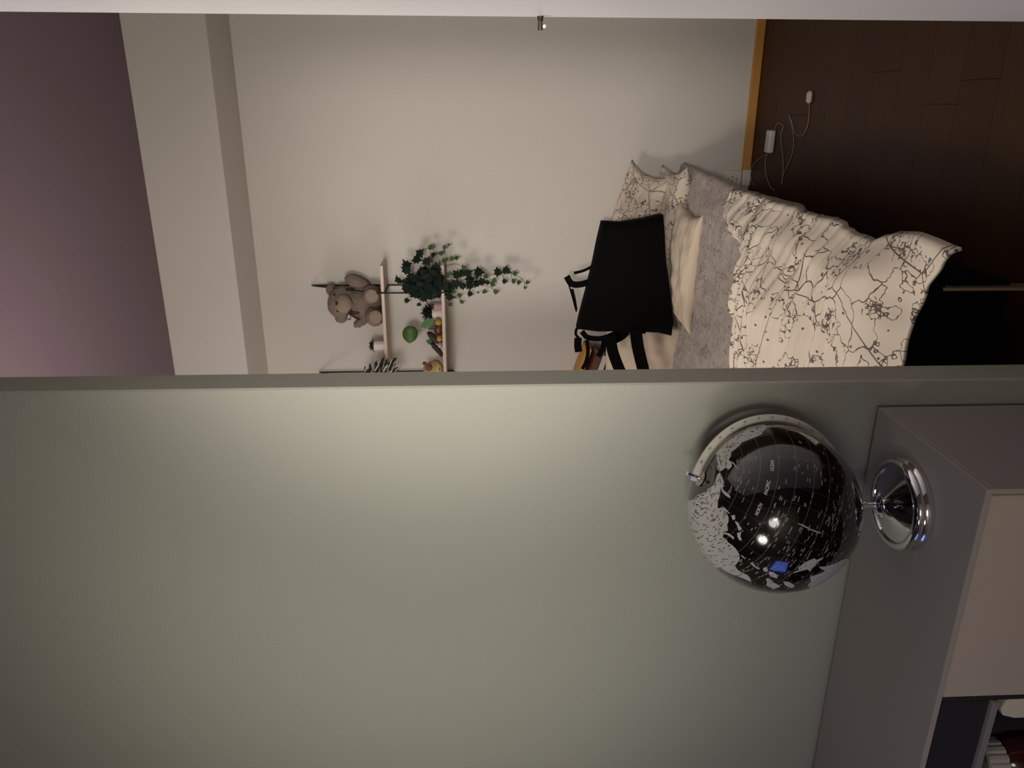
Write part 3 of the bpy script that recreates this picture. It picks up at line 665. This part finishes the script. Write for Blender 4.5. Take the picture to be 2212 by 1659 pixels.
# map-print cotton: coastlines, borders and long arcs drawn as thin dark lines
def map_cotton(name, base, ink, sc_=1.0, density=1.0):
    M = bpy.data.materials.new(name); M.use_nodes = True; nt = M.node_tree; N = nt.nodes; L = nt.links
    bs = N['Principled BSDF']; bs.inputs['Roughness'].default_value = .9
    bs.inputs['Sheen Weight'].default_value = .15
    uv = N.new('ShaderNodeUVMap'); mp = N.new('ShaderNodeMapping'); mp.inputs['Scale'].default_value = (sc_,)*3; L.new(uv.outputs[0], mp.inputs[0])
    def mm(op, *a):
        n_ = N.new('ShaderNodeMath'); n_.operation = op
        for i, v in enumerate(a):
            if isinstance(v, (int, float)): n_.inputs[i].default_value = v
            else: L.new(v, n_.inputs[i])
        return n_.outputs[0]
    def nse(scale, detail, rough=.5, off=0):
        m2 = N.new('ShaderNodeMapping'); m2.inputs['Location'].default_value = (off, off*1.7, 0); L.new(mp.outputs[0], m2.inputs[0])
        n_ = N.new('ShaderNodeTexNoise'); n_.noise_dimensions = '2D'; n_.inputs['Scale'].default_value = scale; n_.inputs['Detail'].default_value = detail; n_.inputs['Roughness'].default_value = rough
        L.new(m2.outputs[0], n_.inputs['Vector']); return n_
    def iso(n_, lv, wd): return mm('LESS_THAN', mm('ABSOLUTE', mm('SUBTRACT', n_.outputs[0], lv)), wd)
    coast = iso(nse(6.0, 4, .6), .5, .0062)
    land_ = mm('GREATER_THAN', nse(6.0, 4, .6).outputs[0], .5)
    wob = nse(9, 3, .6, 3.1); ad = N.new('ShaderNodeMixRGB'); ad.blend_type = 'ADD'; ad.inputs[0].default_value = .06; L.new(mp.outputs[0], ad.inputs[1]); L.new(wob.outputs[1], ad.inputs[2])
    def vor(scale, vec):
        v = N.new('ShaderNodeTexVoronoi'); v.voronoi_dimensions = '2D'; v.feature = 'DISTANCE_TO_EDGE'; v.inputs['Scale'].default_value = scale; L.new(vec, v.inputs['Vector']); return v.outputs[0]
    border = mm('MULTIPLY', mm('LESS_THAN', vor(13, ad.outputs[0]), .018), land_)
    arcs = mm('LESS_THAN', vor(4.2, mp.outputs[0]), .0062)
    clus = mm('MULTIPLY', iso(nse(34, 2, .6, 7.7), .5, .028), mm('GREATER_THAN', nse(8, 1, .5, 5.2).outputs[0], .60))
    dots = N.new('ShaderNodeTexVoronoi'); dots.voronoi_dimensions = '2D'; dots.inputs['Scale'].default_value = 26; L.new(mp.outputs[0], dots.inputs['Vector'])
    dt = mm('MULTIPLY', mm('LESS_THAN', dots.outputs[0], .085), mm('GREATER_THAN', nse(11, 1, .5, 9.1).outputs[0], .55))
    tot = mm('MULTIPLY', mm('MINIMUM', mm('ADD', mm('ADD', coast, border), mm('ADD', mm('ADD', arcs, clus), dt)), 1), density)
    mx = N.new('ShaderNodeMix'); mx.data_type = 'RGBA'; mx.inputs[6].default_value = base; mx.inputs[7].default_value = ink; L.new(tot, mx.inputs[0]); L.new(mx.outputs[2], bs.inputs['Base Color'])
    n3 = nse(420, 2); bp = N.new('ShaderNodeBump'); bp.inputs['Strength'].default_value = .12; bp.inputs['Distance'].default_value = .002; L.new(n3.outputs[0], bp.inputs['Height']); L.new(bp.outputs[0], bs.inputs['Normal'])
    MATS[name] = M; return M
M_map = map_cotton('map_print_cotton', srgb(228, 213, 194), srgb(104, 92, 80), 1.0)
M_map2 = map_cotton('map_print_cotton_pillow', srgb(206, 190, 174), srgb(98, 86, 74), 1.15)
M_map3 = map_cotton('shaded_map_print_cotton', srgb(168, 155, 146), srgb(98, 88, 84), 1.3, .8)  # base darkened to paint in shade from bag and pillows
M_plain = mat('plain_cream_cotton', srgb(206, 188, 166), .9, var=.03, bump=.1, bscale=300)

def interp(tab, x):
    if x <= tab[0][0]: return tab[0][1]
    for (a, va), (b, vb) in zip(tab, tab[1:]):
        if x <= b: t = (x-a)/(b-a); t = t*t*(3-2*t)*.5+t*.5; return va+(vb-va)*t
    return tab[-1][1]
def smooth(a, b, x): t = max(0, min(1, (x-a)/(b-a))); return t*t*(3-2*t)
EDGE = sorted((atZ(x, y, .36).y, atZ(x, y, .36).x) for x, y in ((1470,357),(1500,370),(1540,390),(1580,410),(1630,425),(1700,445),(1760,468),(1805,478),(1840,507),(1880,523),(1905,512),(1940,505),(1980,508),(2010,519),(2040,530),(2073,543)))
FOOT = sorted((atZ(x, y, .36).x, atZ(x, y, .36).y) for x, y in ((2073,543),(2040,590),(1995,640),(1970,700),(1962,750),(1958,795))) 
FOOT = [(-1.4, 1.50), (-.8, 1.47)] + FOOT
YFOLD = lambda X: 2.20 + .10*smooth(-.70, -.45, X) + .35*smooth(-.45, -.30, X)
def duvet_h(X, Y):
    ed = smooth(0, .10, -(X-interp(EDGE, Y)))
    z = .355 + .05*ed*smooth(1.42, 1.6, Y)
    z += .068*smooth(.0, .5, .5-abs(Y-2.06))*ed*smooth(-.35, -.55, X)
    wy = Y*15 + .9*nz(X*2.2, Y*2.2) + X*2.6
    amp = smooth(1.55, 1.8, Y)
    z += amp*(.014*nz(wy, X*2.0, 3) + .013*nz(wy*2.3, X*2.6, 9) + .007*nz(wy*4.6, X*4.0, 19))
    z += .012*nz(X*5, Y*5, 1.3) + .004*nz(X*14, Y*14, 5)
    # shallow dent and raised foot corner
    z -= .012*math.exp(-((X+.38)**2+(Y-1.50)**2)/.004)
    z += .012*math.exp(-((X+.27)**2+(Y-1.40)**2)/.003)
    return z
def grid_obj(name, fn, nu, nv, material, parent=None, uvs=1.0, thick=.012):
    vs_, fs, uvl = [], [], []
    for i in range(nu+1):
        for j in range(nv+1):
            p_, t = fn(i/nu, j/nv); vs_.append(p_); uvl.append(t)
    for i in range(nu):
        for j in range(nv):
            a = i*(nv+1)+j; fs.append((a, a+1, a+nv+2, a+nv+1))
    o = pydata(name, vs_, fs, material, parent)
    ul = o.data.uv_layers.new(name='UVMap')
    for l in o.data.loops: ul.data[l.index].uv = uvl[l.vertex_index]
    if thick:
        md = o.modifiers.new('thickness', 'SOLIDIFY'); md.thickness = thick; md.offset = -1
    return o
# near duvet: from the foot up to the rolled fold
def f_near(a, b):
    # b: 0 right edge -> 1 left ; a: 0 foot -> 1 fold
    X0 = -.265 - b*(1.0)
    y0 = interp(FOOT, X0); y1 = YFOLD(X0)
    t = a*1.16
    if t <= 1:
        Y = y0+(y1-y0)*t; drop = 0
    else:
        Y = y1+ .03*math.sin((t-1)/.16*PI); drop = (t-1)/.16
    X = interp(EDGE, Y) + .0 - b*1.0
    z = duvet_h(X, min(Y, y1))
    z = z*(1-drop) + .335*drop
    if b == 0: z -= .012
    return Vector((X, Y, z)), (X*1.0, Y*1.0 if t <= 1 else y1+(t-1)*.5)
def h_far(X, Y):
    ed = smooth(0, .12, -(X-interp(EDGE, Y)))
    return .340 + .026*ed + .013*nz(X*6, Y*6, 2) + .007*nz(X*17, Y*15, 8) + .009*nz(Y*13+X*3, X*4, 4) + .004*nz(X*34, Y*30, 12)
dv = grid_obj('duvet', f_near, 260, 150, M_map, None, 1, .007)
tag(dv, 'cream duvet printed with thin map lines, bunched over the foot of the bed', 'duvet')
def f_far(a, b):
    Y = 2.12 + a*(3.40-2.12); X = interp(EDGE, Y) - b*.98
    z = h_far(X, Y)
    if b == 0: z -= .012
    return Vector((X, Y, z)), (X+.37, Y+.21)
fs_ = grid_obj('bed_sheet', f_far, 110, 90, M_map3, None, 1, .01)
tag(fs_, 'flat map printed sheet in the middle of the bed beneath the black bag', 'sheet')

# pillows
def pillow(name, c, ux, uy, hw, hh, th, material, label, pinch=.18, seed=0, flange=0, wob=.01, parent=None):
    ux = Vector(ux).normalized(); uy = Vector(uy); uy = (uy-ux*uy.dot(ux)).normalized(); nn = ux.cross(uy)
    n = 40; vs_, fs, uvl = [], [], []
    for side in (1, -1):
        for i in range(n+1):
            for j in range(n+1):
                s, t = i/n*2-1, j/n*2-1
                sx = s*(1-pinch*(1-abs(t)**2.0)*abs(s)**3*.5) ; ty2 = t*(1-pinch*(1-abs(s)**2.0)*abs(t)**3*.5)
                e = max(0, (1-abs(s)**2.6)*(1-abs(t)**2.6))
                z = th*(e**.42)*side + wob*nz(s*2.3+seed, t*2.3, seed) + .5*wob*nz(s*6+seed, t*5, seed+4)*e**.3
                pv = Vector(c)+ux*sx*hw+uy*ty2*hh+nn*z
                if pv.y < 3.40: pv.z = max(pv.z, h_far(pv.x, pv.y)+.0015)
                pv.y = min(pv.y, YW-.004)
                vs_.append(pv); uvl.append((s*hw+seed*.3, t*hh+side*.7))
    m_ = (n+1)**2
    for k in (0, 1):
        for i in range(n):
            for j in range(n):
                a = k*m_+i*(n+1)+j; q = (a, a+n+1, a+n+2, a+1); fs.append(q if k == 0 else q[::-1])
    o = pydata(name, vs_, fs, material, parent)
    ul = o.data.uv_layers.new(name='UVMap')
    for l in o.data.loops: ul.data[l.index].uv = uvl[l.vertex_index]
    bm = bmesh.new(); bm.from_mesh(o.data); bmesh.ops.remove_doubles(bm, verts=bm.verts, dist=.0004); bm.to_mesh(o.data); bm.free()
    tag(o, label, 'pillow'); return o
# map pillow leaning on the wall: top right corner at the tip seen against the wall
tipc = atY(1375, 327, 3.44); tl = atY(1262, 640, 3.44); brc = atY(1452, 395, 3.30); 
ux = (tipc-tl); hw = ux.length/2; up_ = (tipc-brc); hh = up_.length/2
cpt = (tl+brc)/2
pillow('map_print_pillow', Vector((-.52, 3.285, .405)), (1, .05, -.02), (-.05, 1, .12), .275, .135, .052, M_map2, 'map printed pillow lying flat at the head of the bed, half under the bag', .25, 6, wob=.014)
pillow('map_print_pillow', cpt, ux, up_, hw*1.0, hh, .062, M_map2, 'map printed pillow with a pointed corner leaning against the far wall', .25, 2, wob=.016)
# plain cream pillow lying under the bag
a_ = atZ(1504, 470, .40); b_ = atZ(1478, 700, .40)
cpl = (a_+b_)/2+Vector((0, .10, -.005))
pillow('cream_pillow', cpl, (a_-b_), (.25, 1, .10), (a_-b_).length/2+.03, .13, .042, M_plain, 'plain cream pillow lying on the bed under the black bag', .3, 5, wob=.012)
# plain cream cushion behind the straps at the left
a_ = atY(1448, 765, 3.14); b_ = atY(1315, 850, 3.30)
pillow('cream_cushion', atY(1385, 800, 3.27), (-1, .12, 0), (.0, .45, 1), .26, .19, .055, M_plain, 'plain cream cushion propped up behind the hanging black straps', .25, 9, wob=.012)

# ---------------------------------------------------------------- black bag
M_bag = mat('black_canvas', (.0022, .0022, .0022, 1), .95, spec=.1)
YBAG = 3.10
def bp_(x, y, dy=0): return atY(x, y, YBAG+dy)
out = [(1300,478),(1340,480),(1385,474),(1430,463),(1433,500),(1436,560),(1444,620),(1452,690),(1448,722),(1420,716),(1385,714),(1340,712),(1290,713),(1246,708),(1252,680),(1265,630),(1280,570),(1290,520)]
bz_ = bp_(1440, 600); bg = root('bag', bz_, 'black canvas bag with loop handles standing on the pillows against the wall', 'bag')
cen = sum((bp_(*q) for q in out), Vector())/len(out)
bm = bmesh.new(); layers = []
for k, (sc1, dy) in enumerate(((.90, -.05), (.97, -.042), (1.0, -.02), (1.0, .03), (.97, .055), (.9, .062))):
    layers.append([bm.verts.new(cen+(bp_(*q)-cen)*sc1+Vector((0, dy+.006*nz(q[0]*.02, q[1]*.02), 0))) for q in out])
for a, b in zip(layers, layers[1:]):
    for i in range(len(out)): bm.faces.new((a[i], a[(i+1) % len(out)], b[(i+1) % len(out)], b[i]))
bm.faces.new(layers[0]); bm.faces.new(layers[-1]); build('body', bm, M_bag, bg, True, 60)
def strap(pts, width, dy=0, wdir=(0, -.25, 1), name='strap', dys=None):
    bm = bmesh.new(); P_ = spline([bp_(x, y, dy if dys is None else dys[i]) for i, (x, y) in enumerate(pts)], 6); ribbon(bm, P_, width, None, .004); build(name, bm, M_bag, bg, True, 40)
# upper handle loop
strap([(1282,574),(1262,584),(1240,590)], .011, .0, (0, -.2, 1), 'handle')
strap([(1282,606),(1255,614),(1235,613),(1224,597)], .026, .0, (.3, -.2, 1), 'handle')
strap([(1236,624),(1241,645),(1245,670)], .010, .0, (1, 0, 0))
strap([(1228,612),(1236,640),(1245,673)], .006, .0, (1, 0, 0))
# lower loop and hanging straps
strap([(1262,706),(1247,709),(1244,722),(1252,732)], .011, -.01, (.2, -.2, 1), 'handle')
strap([(1249,730),(1248,745),(1250,760)], .031, -.01, (0, 0, 1))
strap([(1257,716),(1270,729),(1300,731),(1330,720),(1352,712)], .022, -.03, (.2, -.2, 1), 'handle')
strap([(1268,735),(1270,760),(1266,781),(1258,797)], .015, -.02, (0, 0, 1))
strap([(1306,738),(1300,757),(1292,770)], .022, -.02, (0, 0, 1))
strap([(1355,715),(1340,728),(1318,737),(1300,742)], .034, -.025, (.3, 0, 1))
strap([(1318,725),(1324,760),(1340,802),(1350,815)], .046, -.06, (0, 0, 1))
strap([(1373,712),(1378,750),(1390,800),(1394,815)], .050, -.06, (0, 0, 1))
strap([(1345,716),(1365,713),(1395,716)], .02, -.05, (0, 0, 1))

# ---------------------------------------------------------------- books on the headboard
BK = [((1263,744),.030,(188,134,64),'tan book on top of the tilted stack on the headboard, beside the bag strap'),
      ((1283,757),.035,(92,56,28),'brown book in the tilted stack on the headboard, just under the tan one'),
      ((1299,760),.026,(200,196,190),'white book in the tilted stack on the headboard, between two brown books'),
      ((1312,763),.030,(64,38,28),'dark brown book at the bottom of the tilted stack on the headboard')]
yb_ = 3.462; TA = .30
for (xa, ya), th, colr, lab in BK:
    P0 = atY(xa, ya, yb_)                     # upper right end of the book; it rises to the left
    Mx = Matrix.Translation(P0) @ Euler((0, TA, 0)).to_matrix().to_4x4(); ln = .21
    rt = root('book', P0, lab, 'book', 'tilted stack of books on the headboard')
    th -= .002
    bm = box(bmesh.new(), (-ln, -.055, -.003), (0, .055, 0), .0008); box(bm, (-ln, -.055, -th), (0, .055, -th+.003), .0008); box(bm, (-ln, -.058, -th), (0, -.055, 0), .0008)
    bmesh.ops.transform(bm, matrix=Mx, verts=bm.verts); build('cover', bm, mat('book_cover_%d' % colr[0], srgb(*colr), .6, var=.05), rt)
    bm = box(bmesh.new(), (-ln+.004, -.054, -th+.003), (-.004, .053, -.003), 0); bmesh.ops.transform(bm, matrix=Mx, verts=bm.verts); build('pages', bm, mat('book_pages', srgb(206, 196, 180), .9), rt)

# ---------------------------------------------------------------- sockets, charger, cable
M_sock = mat('ivory_socket_plastic', srgb(208, 198, 184), .45, var=.02)
M_hole = mat('socket_hole', srgb(30, 24, 20), .8)
def quad(x0, y0, x1, y1, Y): a, b = atY(x0, y0, Y), atY(x1, y1, Y); return a, b
s0 = atY(1560, 402, YW); s1 = atY(1600, 370, YW)
sk = root('wall_socket', ((s0.x+s1.x)/2, YW, (s0.z+s1.z)/2), 'ivory wall socket just above the skirting behind the bed', 'socket')
zc_, xc_ = (s0.z+s1.z)/2, (s0.x+s1.x)/2
boxobj('plate', (xc_-.038, YW-.012, zc_-.04), (xc_+.038, YW-.0005, zc_+.04), M_sock, sk, .004, 2)
bm = bmesh.new(); lathe(bm, [(.024, 0), (.024, .003), (.022, .0035), (.0205, -.001), (0, -.0015)], (0, 0, 0), 28); bmesh.ops.transform(bm, matrix=Matrix.Translation((xc_, YW-.0125, zc_)) @ Euler((PI/2, 0, 0)).to_matrix().to_4x4(), verts=bm.verts); build('outlet', bm, M_sock, sk, True, 40)
for dx_ in (-.0095, .0095):
    bm = bmesh.new(); lathe(bm, [(0, 0), (.0028, 0), (.0028, .001), (0, .001)], (0, 0, 0), 12); bmesh.ops.transform(bm, matrix=Matrix.Translation((xc_+dx_, YW-.0112, zc_)) @ Euler((PI/2, 0, 0)).to_matrix().to_4x4(), verts=bm.verts); build('pin_hole', bm, M_hole, sk)
boxobj('earth_clip', (xc_-.002, YW-.014, zc_+.016), (xc_+.002, YW-.0115, zc_+.021), M_hole, sk, 0)
boxobj('earth_clip', (xc_-.002, YW-.014, zc_-.021), (xc_+.002, YW-.0115, zc_-.016), M_hole, sk, 0)
b0 = atY(1618, 402, YW)
tag(boxobj('cable_cover', (xc_-.030, YW-.022, .0005), (xc_+.040, YW-.0005, zc_-.043), M_sock, None, .003, 2), 'plain ivory cable box on the wall below the socket', 'cover')

M_wc = mat('white_charger_plastic', srgb(214, 206, 202), .4, var=.02)
M_cable = mat('white_cable', srgb(150, 140, 132), .6)
pa = atZ(1664, 290, .0); ch = root('charger', (pa.x, pa.y, 0), 'white power adapter lying on the dark floor with its thin cable', 'charger')
q0, q1 = atZ(1667, 281, .012), atZ(1661, 330, .012); dvec = q1-q0; an = math.atan2(dvec.y, dvec.x)
bm = box(bmesh.new(), (-dvec.length/2, -.022, .0008), (dvec.length/2, .022, .027), .007, 3); bmesh.ops.transform(bm, matrix=Matrix.Translation(((q0+q1)/2).xy.to_3d()) @ Matrix.Rotation(an, 4, 'Z'), verts=bm.verts); build('adapter', bm, M_wc, ch, True, 50)
def zq(x, y): return atZ(1540+x*.3038, 20+y*.3038, .0022)
bm = bmesh.new(); tube(bm, spline([zq(*q) for q in ((385,1030),(300,1090),(268,1150),(275,1220),(290,1250))], 6), .0017, 6); build('cable', bm, M_cable, ch, True)
bm = bmesh.new(); tube(bm, spline([zq(*q) for q in ((385,1030),(372,1080),(380,1180),(410,1265),(440,1290))], 6), .0017, 6); build('cable', bm, M_cable, ch, True)
bm = bmesh.new(); tube(bm, spline([zq(*q) for q in ((435,870),(460,810),(500,830),(484,900),(495,1020),(500,1130),(488,1250),(500,1180),(560,1040),(575,930),(560,820),(540,750),(565,810),(595,890),(640,895),(672,830),(685,740),(683,650))], 6), .0017, 6); build('cable', bm, M_cable, ch, True)
pq = atZ(1540+686*.3038, 20+625*.3038, .008)
bm = bmesh.new(); bmesh.ops.create_cube(bm, size=1)
bmesh.ops.scale(bm, vec=(.042, .026, .015), verts=bm.verts); bmesh.ops.bevel(bm, geom=bm.edges[:], offset=.005, segments=2, affect='EDGES'); bmesh.ops.translate(bm, verts=bm.verts, vec=(pq.x, pq.y, .0085)); build('plug', bm, M_wc, ch, True, 50)

# ---------------------------------------------------------------- unseen lamps, some added as fill, and screen mirrored in the globe
M_metal = mat('black_lamp_metal', srgb(24, 23, 22), .4, .5)
def unseen_lamp(name, loc, label, hang=False):
    rt = root(name, (loc.x, loc.y, ZC if hang else 0), label, 'lamp')
    bm = bmesh.new()
    if hang: lathe(bm, [(0, ZC-.001), (.05, ZC-.001), (.05, ZC-.02), (.004, ZC-.025), (.004, loc.z+.22), (0, loc.z+.22)], (loc.x, loc.y, 0), 24)
    else: lathe(bm, [(0, 0), (.14, 0), (.14, .012), (.012, .02), (.010, loc.z-.40), (0, loc.z-.40)], (loc.x, loc.y, 0.0005), 32)
    build('stand', bm, M_metal, rt, True, 40)
    return rt
unseen_lamp('unseen_lamp', BED_LAMP, 'black floor lamp in the bedroom hidden behind the partition')
unseen_lamp('unseen_lamp', NEAR_FILL, 'added lamp stand in the near room, carrying fill light from behind the camera')
unseen_lamp('added_fill_spot', SPOT+Vector((0, -.06, .0)), 'added spot on a ceiling rod, fill light through the opening', True)
unseen_lamp('added_bed_pendant', BED_FILL, 'added pendant hidden behind the partition as fill light over the bed', True)
unseen_lamp('unseen_lamp', DESK_LAMP-Vector((0, .12, .0)), 'slim floor lamp beside the photographer, lighting the grey partition')
sx, sy = -1.75, .25
tv = root('monitor', (sx, sy, 0), 'blue lit screen on a stand mirrored in the globe', 'screen')
boxobj('stand', (sx-.05, sy-.25, 0.0005), (sx+.05, sy+.05, .62), M_metal, tv, .005)
boxobj('housing', (sx-.02, sy-.42, .62), (sx+.01, sy+.12, .98), M_metal, tv, .004)
boxobj('display', (sx+.0105, sy-.41, .63), (sx+.012, sy+.11, .97), emit('blue_screen', (.12, .22, .95, 1), 2.5), tv, 0)
